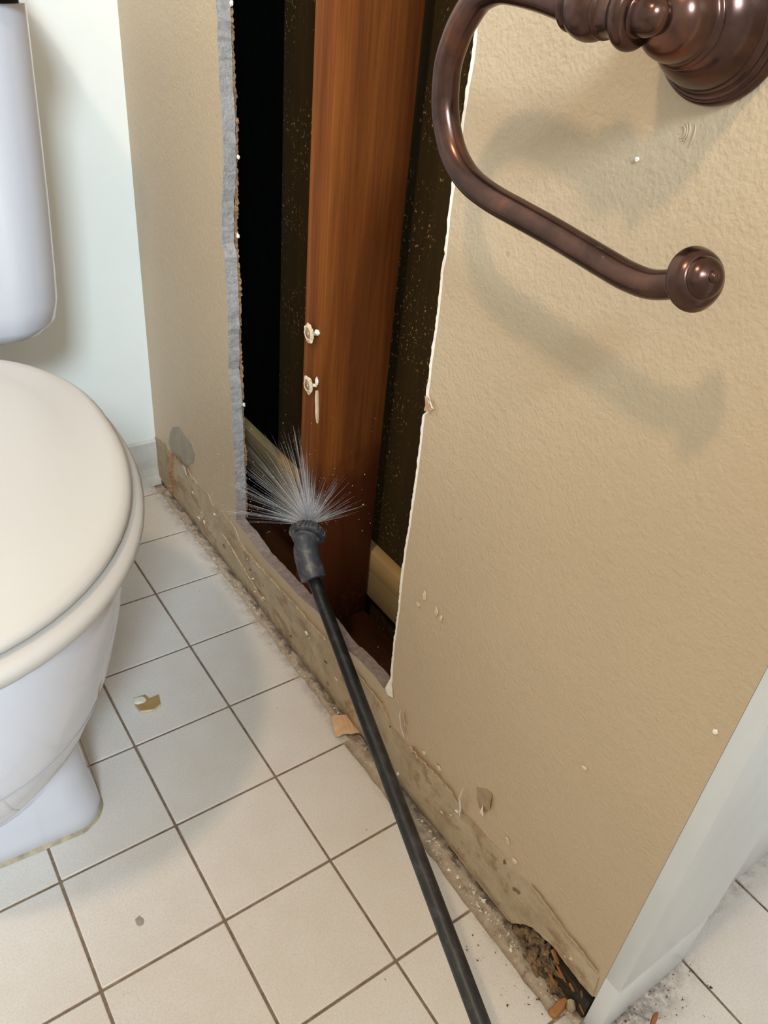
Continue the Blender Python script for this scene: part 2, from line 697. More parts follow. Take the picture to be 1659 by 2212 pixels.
def edge_tile(x0, y0, y1):
    """tile cut by hand along the wall, with a chipped free edge"""
    tip = -0.012 if y0 > -0.38 else -0.021
    pts = [(x0 + G, y0 + G)]
    k = 12
    for i in range(k + 1):
        y = y0 + G + (y1 - y0 - 2 * G) * i / k
        pts.append((tip + 0.003 * noise.noise(Vector((y * 45, 2.2, 0))) + 0.0012 * noise.noise(Vector((y * 200, 5.2, 0))), y))
    pts.append((x0 + G, y1 - G))
    n = len(pts)
    c = Vector((sum(p[0] for p in pts) / n, sum(p[1] for p in pts) / n))
    v = [(p[0], p[1], -0.008) for p in pts] + [(p[0], p[1], -0.0009) for p in pts]
    v += [(p[0] + (0.0009 if p[0] < c.x else -0.0009), p[1] + (0.0009 if p[1] < c.y - .05 else (-0.0009 if p[1] > c.y + .05 else 0)), 0.0) for p in pts]
    f = [tuple(range(2 * n, 3 * n))]
    for lvl in (0, 1):
        for i in range(n):
            j = (i + 1) % n
            f.append((lvl * n + i, lvl * n + j, (lvl + 1) * n + j, (lvl + 1) * n + i))
    me = bpy.data.meshes.new('tile')
    me.from_pydata(v, [], f)
    me.materials.append(M['tile'])
    add_tile(me)


for j in range(-3, 11):
    y1 = -T * j
    y0 = y1 - T
    if y0 > 0.25:
        continue
    for i in range(-15, 6):
        x0 = GX + T * i
        if x0 < -1.9:
            continue
        cy1 = min(y1, 0.272)
        if i == 0 and y0 > -0.73:
            if y1 > 0.272:
                add_tile(tile_mesh(x0 + G, -0.014, y0 + G, cy1))
            else:
                edge_tile(x0, y0, y1)
        elif i > 0 and y0 > -0.73:
            continue
        else:
            if cy1 < y1 - 0.001:
                add_tile(tile_mesh(x0 + G, x0 + T - G, y0 + G, cy1))
            else:
                add_tile(full, (x0 + T / 2, y0 + T / 2, 0.0006 * (rnd.random() - 0.5)))

# wall with the cut-out (hole edges and the rotten notch are traced in metres, y / z)
HL = [(-0.008, 0.727), (-0.0106, 0.714), (-0.0106, 0.683), (-0.0116, 0.651), (-0.0155, 0.625), (-0.0175, 0.586), (-0.0133, 0.554), (-0.0095, 0.537), (-0.0075, 0.489), (-0.0145, 0.476), (-0.0153, 0.448), (-0.0183, 0.411), (-0.0176, 0.373), (-0.0169, 0.335), (-0.0217, 0.300), (-0.024, 0.262), (-0.0262, 0.219), (-0.0285, 0.173), (-0.0287, 0.108)]
SF = [(-0.0716, 0.1071), (-0.1084, 0.101), (-0.1576, 0.1044), (-0.2061, 0.1074), (-0.2512, 0.1158), (-0.2774, 0.116), (-0.300, 0.1125), (-0.3206, 0.1114), (-0.3388, 0.116), (-0.3598, 0.1184), (-0.3771, 0.1200), (-0.3936, 0.1168)]
HR = [(-0.4060, 0.121), (-0.4073, 0.1412), (-0.4048, 0.1665), (-0.4034, 0.1953), (-0.4035, 0.2382), (-0.4022, 0.2729), (-0.4016, 0.3114), (-0.4027, 0.3426), (-0.4035, 0.39), (-0.4032, 0.4225), (-0.4019, 0.462), (-0.4120, 0.4735), (-0.4035, 0.478), (-0.4027, 0.5075), (-0.4029, 0.5333), (-0.4031, 0.558), (-0.4013, 0.5859), (-0.4024, 0.5989), (-0.4007, 0.6295), (-0.4013, 0.6486), (-0.4023, 0.6808), (-0.4025, 0.7098), (-0.4042, 0.725), (-0.4026, 0.7453), (-0.403, 1.15)]
hole = jag([(-0.007, 1.15)] + HL, 0.004, 0.0012, 3)[:-1] + jag([HL[-1]] + SF + [HR[0]], 0.004, 0.0010, 5)[:-1] + jag(HR, 0.005, 0.0005, 8)
NOTCH = [(-0.636, 0.011), (-0.643, 0.022), (-0.652, 0.036), (-0.664, 0.041), (-0.676, 0.0445), (-0.688, 0.048), (-0.696, 0.047), (-0.705, 0.0455), (-0.718, 0.0445), (-0.7352, 0.047)]
outer = [(0.275, 2.4), (0.275, 0.008)] + jag([(0.19, 0.006), (-0.10, 0.007), (-0.30, 0.005), (-0.50, 0.008), (-0.63, 0.007)], 0.008, 0.0014, 12) + jag(NOTCH, 0.003, 0.0012, 14) + [(-0.7352, 2.4)]
wall = slab_yz('wall_right', [outer, hole], 0.0, 0.015, [M['tan'], M['gypsum'], M['paper']], None, 0.0018, 4)
tag(wall, 'tan painted drywall with a tall cut-out and torn edges', kind='structure')

# back wall and its cove, left wall, ceiling
wb = box('wall_back', (-1.92, 0.275, -0.004), (0.0, 0.295, 2.4), M['white_wall'])
tag(wb, 'off white painted wall behind the toilet', kind='structure')
bb = bmesh.new()
prof = [(0.275, 0.0), (0.262, 0.0), (0.264, 0.006), (0.268, 0.016), (0.2705, 0.03), (0.2705, 0.080), (0.2735, 0.085), (0.275, 0.085)]
v0 = [bb.verts.new((-1.9, y, z)) for y, z in prof]
v1 = [bb.verts.new((0.0, y, z)) for y, z in prof]
for i in range(len(prof)):
    j = (i + 1) % len(prof)
    bb.faces.new((v0[i], v0[j], v1[j], v1[i]))
bb.faces.new(v0[::-1])
bb.faces.new(v1)
bmesh.ops.recalc_face_normals(bb, faces=bb.faces)
cove = bm_obj('baseboard_back', bb, simple('grey_white_cove', (0.62, 0.61, 0.57), 0.4, 0.10, 45))
tag(cove, 'low grey white cove base below the back wall', kind='structure')
wl = box('wall_left', (-1.94, -1.42, -0.004), (-1.92, 0.295, 2.4), M['white_wall'])
tag(wl, 'off white side wall', kind='structure')
ce = box('ceiling', (-1.94, -1.42, 2.4), (0.62, 0.295, 2.42), M['ceiling'])
tag(ce, 'plain white ceiling', kind='structure')

bm = bmesh.new()  # unseen partition, added to block the cool light from the near wall and floor
bm_box(bm, (-1.92, -1.33, -0.004), (-0.57, -1.25, 0.87))
bm_box(bm, (-0.57, -1.33, -0.004), (0.0, -1.25, 1.16))
hwl = bm_obj('wall_front_blocker', bm, M['white_wall'])
tag(hwl, 'added half height white partition that shades the near wall and floor', kind='structure')
hx = box('wall_hall_side_blocker', (0.62, -1.42, -0.004), (0.64, -0.70, 2.4), M['hall'])  # unseen wall, added to keep world light off the casing and right tiles
tag(hx, 'added pale side wall that keeps ambient light out of the hall', kind='structure')

hf = box('wall_hall_front_blocker', (0.25, -1.44, -0.004), (0.64, -1.42, 2.4), M['hall'])  # unseen wall, added to dim the hall; kept short to let some light in
tag(hf, 'added pale end wall that cuts the ambient light in the hall', kind='structure')

# inside of the wall
cav = box('wall_far', (0.124, -0.72, -0.003), (0.136, 0.078, 2.4), M["back"])
tag(cav, 'dark speckled sheathing at the back of the open wall cavity', kind='structure')
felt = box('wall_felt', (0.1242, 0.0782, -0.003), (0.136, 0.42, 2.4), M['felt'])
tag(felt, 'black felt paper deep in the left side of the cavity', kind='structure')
fb = box('wall_cavity_end', (0.0, 0.2955, -0.003), (0.124, 0.31, 2.4), M['back'])
tag(fb, 'dark end of the wall cavity', kind='structure')

def wood_stud(y0, y1, z0, label):
    bm = bmesh.new()
    bm_box(bm, (0.0165, y0, z0), (0.105, y1, 2.398), 0.0016, 2)
    o = bm_obj('wall_stud', bm, M['stud'])
    return auto_smooth(tag(o, label, 'stud', None), 35)


stud = wood_stud(-0.2085, -0.170, 0.0375, 'reddish brown wooden stud standing in the opening')
plate = box('sole_plate', (0.0165, -0.625, 0.0), (0.105, 0.295, 0.037), M['plate'], None, 0.0015)
tag(plate, 'dark wet sole plate under the wooden stud', 'plate')
b1 = box('backing_board', (0.1075, -0.70, 0.107), (0.1235, 0.29, 0.138), M['board'], None, 0.0012)
tag(b1, 'upper tan board running low along the back of the cavity', 'board', 'boards at the back of the cavity')
b2 = box('backing_board', (0.1085, -0.70, 0.062), (0.1235, 0.29, 0.1065), M['board_lo'], None, 0.0012)
tag(b2, 'lower brown board running along the back of the cavity', 'board', 'boards at the back of the cavity')

# white casing on the wall end, plinth, hall baseboard
jamb = box('trim_1', (-0.0004, -0.7505, 0.0852), (0.128, -0.7353, 2.398), M['trim'], None, 0.0007)
tag(jamb, 'white painted casing covering the wall end', kind='structure')
plin = box('trim_2', (-0.0003, -0.7509, 0.0005), (0.122, -0.7353, 0.0848), M['trim'], None, 0.0007)
tag(plin, 'white block at the foot of the wall end casing', kind='structure')
hb = box('baseboard_hall', (0.1285, -0.728, 0.0), (0.62, -0.7125, 0.178), M['trim'], None, 0.002)
tag(hb, 'white baseboard beyond the wall end casing', kind='structure')
hw = box('wall_hall', (0.137, -0.712, -0.003), (0.62, -0.70, 2.398), M['hall'])
tag(hw, 'pale blue white wall above the far baseboard', kind='structure')

# scar strip where the old baseboard was: torn paper and glue
ST = [(0.196, 0.093), (0.1716, 0.0982), (0.1412, 0.0974), (0.1014, 0.0958), (0.0644, 0.1003), (0.0475, 0.0898), (0.0094, 0.0955), (-0.0239, 0.0965), (-0.040, 0.082), (-0.0709, 0.0766), (-0.1071, 0.080), (-0.1582, 0.0833), (-0.2061, 0.0877), (-0.2423, 0.087), (-0.2797, 0.0918), (-0.3121, 0.0953), (-0.3438, 0.0924), (-0.372, 0.0927), (-0.3971, 0.0935), (-0.4196, 0.0759), (-0.4604, 0.0794), (-0.4916, 0.0844), (-0.5214, 0.0878), (-0.5433, 0.0776), (-0.555, 0.0815), (-0.5887, 0.0825), (-0.6097, 0.085), (-0.6287, 0.0825), (-0.6421, 0.0867), (-0.6527, 0.0822), (-0.6765, 0.0816), (-0.6941, 0.0777), (-0.7062, 0.079), (-0.7335, 0.0765)]
SBt = [(-0.7335, 0.0475), (-0.718, 0.0455), (-0.700, 0.047), (-0.688, 0.049), (-0.671, 0.0445), (-0.6576, 0.0415), (-0.645, 0.026), (-0.636, 0.0125), (-0.606, 0.0110), (-0.5555, 0.0130), (-0.5241, 0.0125), (-0.4876, 0.009), (-0.3531, 0.009), (-0.3141, 0.0065), (-0.2154, 0.006), (-0.1308, 0.006), (-0.0845, 0.0075), (-0.0066, 0.0085), (0.0653, 0.0085), (0.1158, 0.0075), (0.1882, 0.007), (0.200, 0.04), (0.198, 0.07)]
strip_loop = jag(ST, 0.003, 0.0026, 21)[:-1] + jag(SBt, 0.004, 0.0016, 22)
strip = slab_yz('trim_3', [strip_loop], -0.0016, -0.0001, [M['glue'], M['glue'], M['glue']], None, 0.0, 2)
tag(strip, 'stained strip of glue and torn paper along the wall foot', kind='structure')


def sliver(name, pts, lift, mat, parent, seed, thick=0.0006, width=0.003):
    """ragged ribbon of torn paper along a y/z path, standing off the wall"""
    r = random.Random(seed)
    P = jag(pts, 0.003, 0.001, seed)
    v = []
    f = []
    for i, (y, z) in enumerate(P):
        w = width * (0.35 + 0.9 * abs(noise.noise(Vector((y * 130, z * 130, seed)))) + 0.5 * r.random())
        l = lift * (0.5 + r.random())
        v += [(-0.0017, y, z - 0.0008), (-0.0017 - l, y, z + w), (-0.0017 - l + thick, y, z + w), (-0.0017 + thick, y, z - 0.0008)]
        if i:
            a = (i - 1) * 4
            b = i * 4
            for k in range(4):
                k2 = (k + 1) % 4
                f.append((a + k, a + k2, b + k2, b + k))
    n = len(P)
    f += [(0, 3, 2, 1), tuple((n - 1) * 4 + k for k in range(4))]
    return mesh(name, v, f, mat, parent)


sliver('torn_paper_edge', [(-0.05, 0.080), (-0.1071, 0.081), (-0.1582, 0.084), (-0.2061, 0.088), (-0.2423, 0.088), (-0.2797, 0.092)], 0.0022, M['cream_paper'], strip, 31)
sliver('torn_paper_edge', [(-0.455, 0.080), (-0.4916, 0.085), (-0.5214, 0.0885), (-0.538, 0.081)], 0.003, M['cream_paper'], strip, 33, width=0.005)
sliver('torn_paper_edge', [(-0.335, 0.0955), (-0.372, 0.095), (-0.3971, 0.095), (-0.412, 0.083)], 0.0015, M['cream_paper'], strip, 35, width=0.0025)
sliver('torn_paper_edge', [(0.01, 0.06), (-0.02, 0.055), (-0.06, 0.042), (-0.10, 0.033), (-0.115, 0.028)], 0.0025, M['cream_paper'], strip, 36, width=0.003)
sliver('torn_paper_edge', [(-0.6421, 0.0885), (-0.665, 0.0875), (-0.69, 0.0835), (-0.71, 0.083), (-0.728, 0.081)], 0.0012, M['tan'], strip, 37, width=0.004)


rf = random.Random(61)
for k in range(34):
    y = rf.uniform(-0.72, 0.17)
    z = rf.uniform(0.022, 0.083)
    if y < -0.63:
        z = rf.uniform(0.055, 0.075)
    w, h = 0.0016 + 0.004 * rf.random() ** 2, 0.001 + 0.0028 * rf.random() ** 2
    sl = rf.uniform(-0.6, 0.6)
    n_ = rf.randint(6, 9)
    pts = []
    for q in range(n_):
        a = 2 * math.pi * q / n_
        rr_ = 0.55 + 0.6 * rf.random()
        pts.append((-0.0019 - 0.0022 * rf.random(), y + w * math.cos(a) * rr_, z + h * math.sin(a) * rr_ + sl * w * math.cos(a) * rr_))
    vv = pts + [(p[0] + 0.0014, p[1] * 0.2 + 0.8 * p[1], p[2]) for p in pts]
    ff = [tuple(range(n_))[::-1], tuple(range(n_, 2 * n_))] + [(q, (q + 1) % n_, (q + 1) % n_ + n_, q + n_) for q in range(n_)]
    mesh('paper_flake', vv, ff, [M['cream_paper'], M['gypsum'], M['white_paper'], M['paper']][rf.choice((0, 0, 1, 1, 2, 3))], strip)


def plate_yz(name, pts, x0, thick, mat, parent, seed=0, step=0.004, amp=0.0008):
    return slab_yz(name, [jag(pts, step, amp, seed, True)], x0 - thick, x0, [mat], parent, 0.0, seed)


M['scar_grey'] = simple('bare_grey_paper', (0.33, 0.285, 0.22), 0.7, 0.12, 50)
plate_yz('scraped_patch', [(0.1874, 0.1502), (0.2034, 0.1312), (0.2120, 0.1083), (0.206, 0.0985), (0.1682, 0.099), (0.1425, 0.1015), (0.115, 0.1264), (0.106, 0.146), (0.1147, 0.1574), (0.1418, 0.1591), (0.1622, 0.1631)], -0.0001, 0.0008, M['scar_grey'], wall, 41)
M['brown_scar'] = simple('brown_bare_paper', (0.36, 0.27, 0.17), 0.7, 0.25, 60)
plate_yz('scraped_patch', [(0.273, 0.088), (0.23, 0.098), (0.200, 0.094), (0.199, 0.012), (0.24, 0.012), (0.273, 0.012)], -0.0001, 0.0012, M['brown_scar'], wall, 42)


def blob(name, loc, size, mat, parent=None, seed=0, rough=0.5, subdiv=2):
    bm = bmesh.new()
    bmesh.ops.create_icosphere(bm, subdivisions=subdiv, radius=1.0)
    for v in bm.verts:
        k = 1 + rough * noise.noise(v.co * 1.7 + Vector((seed * 3.7, seed, 1.3))) + 0.4 * rough * noise.noise(v.co * 5 + Vector((seed, 2, seed)))
        v.co = Vector((v.co.x * size[0], v.co.y * size[1], v.co.z * size[2])) * k + Vector(loc)
    return bm_obj(name, bm, mat, parent)


# torn thick end of the strip by the corner
te = sliver('torn_end', [(0.186, 0.101), (0.196, 0.094), (0.2005, 0.07), (0.2025, 0.045), (0.205, 0.022), (0.209, 0.012)], 0.006, simple('torn_brown_paper', (0.36, 0.20, 0.10), 0.85, 0.5, 120, 0.6, 250, 0.002), strip, 44, width=0.006)
te2 = sliver('torn_end', [(0.186, 0.099), (0.165, 0.100), (0.145, 0.0985), (0.125, 0.0955)], 0.004, bpy.data.materials['torn_brown_paper'], strip, 45, width=0.007)
mesh('paper_curl', [(-0.003, 0.160, 0.101), (-0.010, 0.128, 0.113), (-0.006, 0.132, 0.095), (-0.0025, 0.160, 0.100), (-0.009, 0.128, 0.112), (-0.005, 0.132, 0.0945)], [(0, 1, 2), (5, 4, 3), (0, 3, 4, 1), (1, 4, 5, 2), (2, 5, 3, 0)], M['white_paper'], wall)

# fringe of torn brown paper at the back of the left cut edge
r = random.Random(9)
HLb = [(0.0, 0.80), (-0.0049, 0.727), (-0.0095, 0.694), (-0.0107, 0.674), (-0.0137, 0.645), (-0.0152, 0.600), (-0.0139, 0.569), (-0.0148, 0.536), (-0.0116, 0.5145), (-0.0128, 0.483), (-0.0175, 0.447), (-0.0174, 0.409), (-0.016, 0.370), (-0.020, 0.334), (-0.0215, 0.297), (-0.0216, 0.257), (-0.0246, 0.218), (-0.0263, 0.1765), (-0.0281, 0.133), (-0.029, 0.112)]
P = jag(HLb, 0.0022, 0.0006, 51)
v, f = [], []
for i, (y, z) in enumerate(P):
    big = max(0.0, noise.noise(Vector((z * 26, 4.0, 0)))) * 1.9 + 0.35
    w = 0.0045 * big * (0.55 + 0.9 * r.random())
    x = 0.0152 + 0.002 * r.random()
    v += [(0.0146, y + 0.002, z), (x, y - w, z + 0.002 * (r.random() - 0.5)), (x + 0.0011, y - w, z), (0.0160, y + 0.002, z)]
    if i:
        a, b = (i - 1) * 4, i * 4
        for k in range(4):
            k2 = (k + 1) % 4
            f.append((a + k, a + k2, b + k2, b + k))
f += [(0, 3, 2, 1), tuple((len(P) - 1) * 4 + k for k in range(4))]
M['fringe'] = simple('torn_brown_fringe', (0.25, 0.15, 0.085), 0.9, 0.6, 170, 0.9, 350, 0.003)
mesh('torn_backing_paper', v, f, M['fringe'], wall)
for k, (z, s) in enumerate([(0.725, 0.0035), (0.62, 0.003), (0.585, 0.0025), (0.50, 0.003), (0.288, 0.0032)]):
    yy = [p for p in HLb if p[1] >= z][-1][0]
    blob('plaster_bit', (0.0160, yy - 0.0045, z), (0.0016, s * 0.8, s), M['white_paper'] if k != 1 else M['fringe'], wall, 60 + k, 0.7)

# white torn lip on the right cut edge
r = random.Random(19)
v, f = [], []
P = jag(HR[:-1], 0.003, 0.0004, 71)
for i, (y, z) in enumerate(P):
    w = 0.0009 + 0.0018 * max(0.0, noise.noise(Vector((z * 30, 8.0, 0)))) + 0.0009 * r.random()
    v += [(-0.0002, y - 0.0008, z), (-0.0006 - 0.0006 * r.random(), y + w, z), (0.0004, y + w, z), (0.0012, y - 0.0004, z)]
    if i:
        a, b = (i - 1) * 4, i * 4
        for k in range(4):
            k2 = (k + 1) % 4
            f.append((a + k, a + k2, b + k2, b + k))
f += [(0, 3, 2, 1), tuple((len(P) - 1) * 4 + k for k in range(4))]
mesh('torn_white_lip', v, f, M['white_paper'], wall)
# paper tab at the lower corner of the cut-out, notch flap higher up
def flap(name, pts, mat, parent, thick=0.0005):
    n = len(pts)
    v = [Vector(p) for p in pts] + [Vector(p) + Vector((thick, 0, 0)) for p in pts]
    f = [tuple(range(n)), tuple(range(2 * n - 1, n - 1, -1))]
    for i in range(n):
        j = (i + 1) % n
        f.append((i, i + n, j + n, j))
    return mesh(name, v, f, mat, parent)


flap('paper_tab', [(-0.0012, -0.4052, 0.143), (-0.0022, -0.403, 0.134), (-0.0035, -0.4015, 0.126), (-0.003, -0.4065, 0.1195), (-0.0016, -0.414, 0.1215), (-0.0010, -0.410, 0.133)], M['white_paper'], wall)
flap('paper_tab', [(-0.0016, -0.401, 0.4800), (-0.0050, -0.409, 0.4805), (-0.0055, -0.4155, 0.4745), (-0.002, -0.412, 0.4700), (-0.0012, -0.402, 0.4665), (-0.003, -0.405, 0.4735)], M['tan_paper'], wall)
flap('paper_tab', [(-0.0010, -0.404, 0.4835), (-0.0042, -0.4105, 0.4820), (-0.0040, -0.4145, 0.4775), (-0.0025, -0.409, 0.4805)], M['white_paper'], wall)

# peeling paint curls low on the tan wall
flap('paint_curl', [(-0.0035, -0.5395, 0.1135), (-0.012, -0.5435, 0.109), (-0.011, -0.5475, 0.1000), (-0.008, -0.5465, 0.090), (-0.009, -0.5475, 0.079), (-0.004, -0.5425, 0.0745), (-0.006, -0.5425, 0.087), (-0.006, -0.5420, 0.100)], M['white_paper'], wall, 0.0007)
plate_yz('scraped_patch', [(-0.552, 0.129), (-0.566, 0.141), (-0.573, 0.143), (-0.5755, 0.127), (-0.571, 0.112), (-0.563, 0.108), (-0.5565, 0.116)], -0.0001, 0.0007, M['brown_scar'], wall, 47)
flap('paint_curl', [(-0.001, -0.566, 0.1175), (-0.006, -0.571, 0.1195), (-0.0065, -0.5735, 0.1125), (-0.003, -0.566, 0.1085)], M['white_paper'], wall, 0.0006)
flap('paint_curl', [(-0.001, -0.5725, 0.143), (-0.0045, -0.5755, 0.138), (-0.004, -0.5765, 0.124), (-0.001, -0.573, 0.120)], M['tan'], wall, 0.0006)
flap('paint_curl', [(-0.001, -0.4285, 0.1155), (-0.005, -0.432, 0.113), (-0.006, -0.438, 0.102), (-0.0055, -0.4455, 0.091), (-0.002, -0.439, 0.0905), (-0.0035, -0.434, 0.102)], M['white_paper'], wall, 0.0006)
flap('paint_curl', [(-0.001, -0.4325, 0.120), (-0.004, -0.4375, 0.116), (-0.004, -0.4425, 0.106), (-0.001, -0.4405, 0.105)], M['cream_paper'], wall, 0.0006)
for k, (y, z, w, h) in enumerate([(-0.4382, 0.287, 0.0025, 0.006), (-0.4312, 0.270, 0.0022, 0.003), (-0.4575, 0.2825, 0.002, 0.0055), (-0.4650, 0.2795, 0.002, 0.0045), (-0.726, 0.3945, 0.0018, 0.0018), (-0.651, 0.272, 0.0025, 0.002), (-0.617, 0.0945, 0.0035, 0.003), (-0.5541, 0.698, 0.0014, 0.0014), (-0.604, 0.109, 0.0025, 0.004), (-0.50, 0.099, 0.004, 0.0025), (-0.475, 0.095, 0.003, 0.002)]):
    blob('paint_flake', (-0.0008, y, z), (0.0011, w, h), M['white_paper'] if k in (4, 7) else M['cream_paper'], wall, 80 + k, 0.6)
for k, (rr_, a0, a1) in enumerate([(0.0028, 60, 290), (0.0046, 100, 250), (0.0064, 120, 235), (0.0105, 150, 215)]):
    tube('paint_wrinkle', [(-0.0001, -0.5775 + rr_ * 0.75 * math.cos(math.radians(a0 + (a1 - a0) * q / 12)), 0.7165 + rr_ * math.sin(math.radians(a0 + (a1 - a0) * q / 12))) for q in range(13)], [0.0002 + 0.00055 * math.sin(math.pi * (q + 0.3) / 12.6) for q in range(13)], M['tan'], wall, 8)

# rotten wood inside the notch at the wall end
rb = box('rotten_plate', (0.0015, -0.733, 0.0), (0.0155, -0.636, 0.030), M['dark_rot'], None)
tag(rb, 'black rotten wood inside the hole at the wall foot', 'wood')
for k, (x, y, z, sx, sy, sz) in enumerate([(0.0, -0.668, 0.018, 0.005, 0.008, 0.013), (0.001, -0.687, 0.012, 0.005, 0.009, 0.010), (0.0, -0.652, 0.010, 0.004, 0.008, 0.008), (-0.004, -0.674, 0.004, 0.005, 0.012, 0.004), (0.001, -0.660, 0.026, 0.004, 0.006, 0.008), (0.002, -0.678, 0.026, 0.004, 0.004, 0.010), (-0.003, -0.700, 0.003, 0.005, 0.008, 0.003)]):
    o = blob('rotten_lump', (x, y, z), (sx, sy, sz), M['rot'], rb, 90 + 7 * k, 1.1, 3)


def splinter(name, a, b, w, h, mat, parent=None, seed=0):
    a, b = Vector(a), Vector(b)
    d = (b - a)
    s = d.cross(Vector((0, 0, 1))).normalized()
    up = s.cross(d).normalized()
    v, f = [], []
    k = 7
    for i in range(k):
        t = i / (k - 1)
        q = (0.9 + 0.22 * noise.noise(Vector((t * 3, seed, 0)))) * (1.0 if t < 0.75 else 1.0 - 2.4 * (t - 0.75)) * (0.7 if i == 0 else 1.0)
        p = a + d * t
        for sx, sz in ((-1, -1), (1, -0.7), (0.8, 1), (-0.7, 0.8)):
            v.append(p + s * sx * w * q * 0.5 + up * sz * h * q * 0.5)
        if i:
            A, B = (i - 1) * 4, i * 4
            for m in range(4):
                f.append((A + m, A + (m + 1) % 4, B + (m + 1) % 4, B + m))
    f += [(3, 2, 1, 0), tuple((k - 1) * 4 + m for m in range(4))]
    return mesh(name, v, f, mat, parent)


rs = random.Random(23)
for k in range(16):
    y = rs.uniform(-0.645, -0.728)
    z = rs.uniform(0.004, 0.036)
    a = rs.uniform(-0.5, 0.9)
    L = rs.uniform(0.006, 0.016)
    x = rs.uniform(-0.002, 0.002)
    splinter('rotten_fibre', (x, y, z), (x + rs.uniform(-0.003, 0.001), y - L * math.cos(a), max(0.002, z - L * math.sin(a))), rs.uniform(0.0012, 0.003), rs.uniform(0.001, 0.003), [M['rot'], M['dark_rot'], M['rot'], M['orange_wood']][k % 4], rb, 30 + k)
splinter('orange_splinter', (-0.001, -0.694, 0.031), (0.0, -0.707, 0.022), 0.0022, 0.003, M['orange_wood'], rb, 2)
splinter('orange_splinter', (0.001, -0.683, 0.040), (0.0, -0.694, 0.033), 0.004, 0.004, M['orange_wood'], rb, 3)
blob('pale_lump', (-0.004, -0.721, 0.008), (0.003, 0.005, 0.009), simple('pale_wood', (0.40, 0.32, 0.20), 0.8, 0.3, 90), rb, 97, 0.4)

# rough mortar bed against the wall foot
v, f = [], []
rows = 9
ny = 240
for i in range(ny + 1):
    y = 0.26 - (0.26 + 0.735) * i / ny
    x_in = (-0.0135 if y > -0.38 else -0.0225)
    for k in range(rows):
        t = k / (rows - 1)
        x = x_in + (0.0012 - x_in) * t
        h = -0.0022 + 0.0026 * noise.noise(Vector((x * 180, y * 90, 0.5))) + 0.0016 * noise.noise(Vector((x * 500, y * 400, 7.5))) + 0.0018 * math.sin(math.pi * t) + 0.0065 * max(0.0, t - 0.45) ** 1.3 * (0.7 + 0.9 * noise.noise(Vector((y * 40, 3.1, 0.2))))
        v.append((x, y, max(h, -0.0014)))
        if i and k:
            a = (i - 1) * rows + k - 1
            f.append((a, a + 1, a + rows + 1, a + rows))
mortar = mesh('mortar_bed', v, f, M['grout'], floor, True)

# ---------------------------------------------------------------- toilet
TH = math.radians(3.0)
OX, OY = -0.375, 0.275


def TW(u, w, z):
    """toilet coordinates (sideways, out from the wall, up) to the room"""
    return Vector((OX + u * math.cos(TH) - w * math.sin(TH), OY - u * math.sin(TH) - w * math.cos(TH), z))


def egg(W, front, back, vc, z, n=72, ef=2.15, eb=2.6, du=0.0):
    out = []
    for k in range(n):
        t = 2 * math.pi * k / n
        c, s = math.cos(t), math.sin(t)
        e = ef if s >= 0 else eb
        L = (front - vc) if s >= 0 else (vc - back)
        u = W * math.copysign(abs(c) ** (2 / e), c)
        w = vc + L * math.copysign(abs(s) ** (2 / e), s)
        out.append(TW(u + du, w, z))
    return out


toilet = empty('toilet', TW(0, 0.45, 0), 'white toilet with a closed cream lid standing beside the opened wall', 'toilet')
# pedestal and bowl are one casting: two lofts, the bowl overhanging the foot
ped = []
def rrect(hw, w0, w1, rad, z, n=10):
    out = []
    for cx, cy, a0 in ((hw - rad, w1 - rad, 0), (-hw + rad, w1 - rad, 90), (-hw + rad, w0 + rad, 180), (hw - rad, w0 + rad, 270)):
        for k in range(n + 1):
            a = math.radians(a0 + 90 * k / n)
            out.append(TW(cx + rad * math.cos(a), cy + rad * math.sin(a), z))
    return out


for z, hw, w1, rad in ((0.0, 0.113, 0.586, 0.030), (0.003, 0.1145, 0.588, 0.031), (0.02, 0.1125, 0.586, 0.034), (0.05, 0.108, 0.581, 0.036), (0.10, 0.104, 0.575, 0.04), (0.2, 0.10, 0.57, 0.045), (0.27, 0.10, 0.565, 0.045)):
    ped.append(rrect(hw, 0.18, w1, rad, z))
loft('pedestal', ped, M['porcelain'], toilet)
bw = []
for z, W, fr, bk, vc in ((0.095, 0.080, 0.585, 0.25, 0.42), (0.103, 0.096, 0.607, 0.24, 0.43), (0.122, 0.110, 0.634, 0.235, 0.44), (0.155, 0.126, 0.664, 0.23, 0.45), (0.20, 0.145, 0.690, 0.225, 0.46), (0.25, 0.163, 0.708, 0.22, 0.47), (0.30, 0.174, 0.718, 0.215, 0.475), (0.34, 0.180, 0.723, 0.21, 0.48), (0.362, 0.183, 0.725, 0.205, 0.48), (0.372, 0.183, 0.725, 0.205, 0.48), (0.376, 0.179, 0.721, 0.21, 0.48)):
    bw.append(egg(W, fr, bk, vc, z))
loft('bowl', bw, M['porcelain'], toilet)
seam = egg(0.1586, 0.7045, 0.2205, 0.468, 0.237)
bm = bmesh.new()
bm_tube(bm, seam + [seam[0]], 0.0006, 6)
bm_obj('casting_seam', bm, simple('grey_seam', (0.42, 0.42, 0.44), 0.4, 0.05, 60), toilet, True)
seat = []
for z, d in ((0.3765, -0.006), (0.379, -0.001), (0.383, 0.0015), (0.388, 0.0020), (0.392, 0.0), (0.3945, -0.005), (0.395, -0.012)):
    seat.append(egg(0.200 + d, 0.739 + d, 0.285 - d, 0.475, z, ef=2.12, eb=2.5))
seat_o = loft('seat', seat, M['seat'], toilet)
lid = []
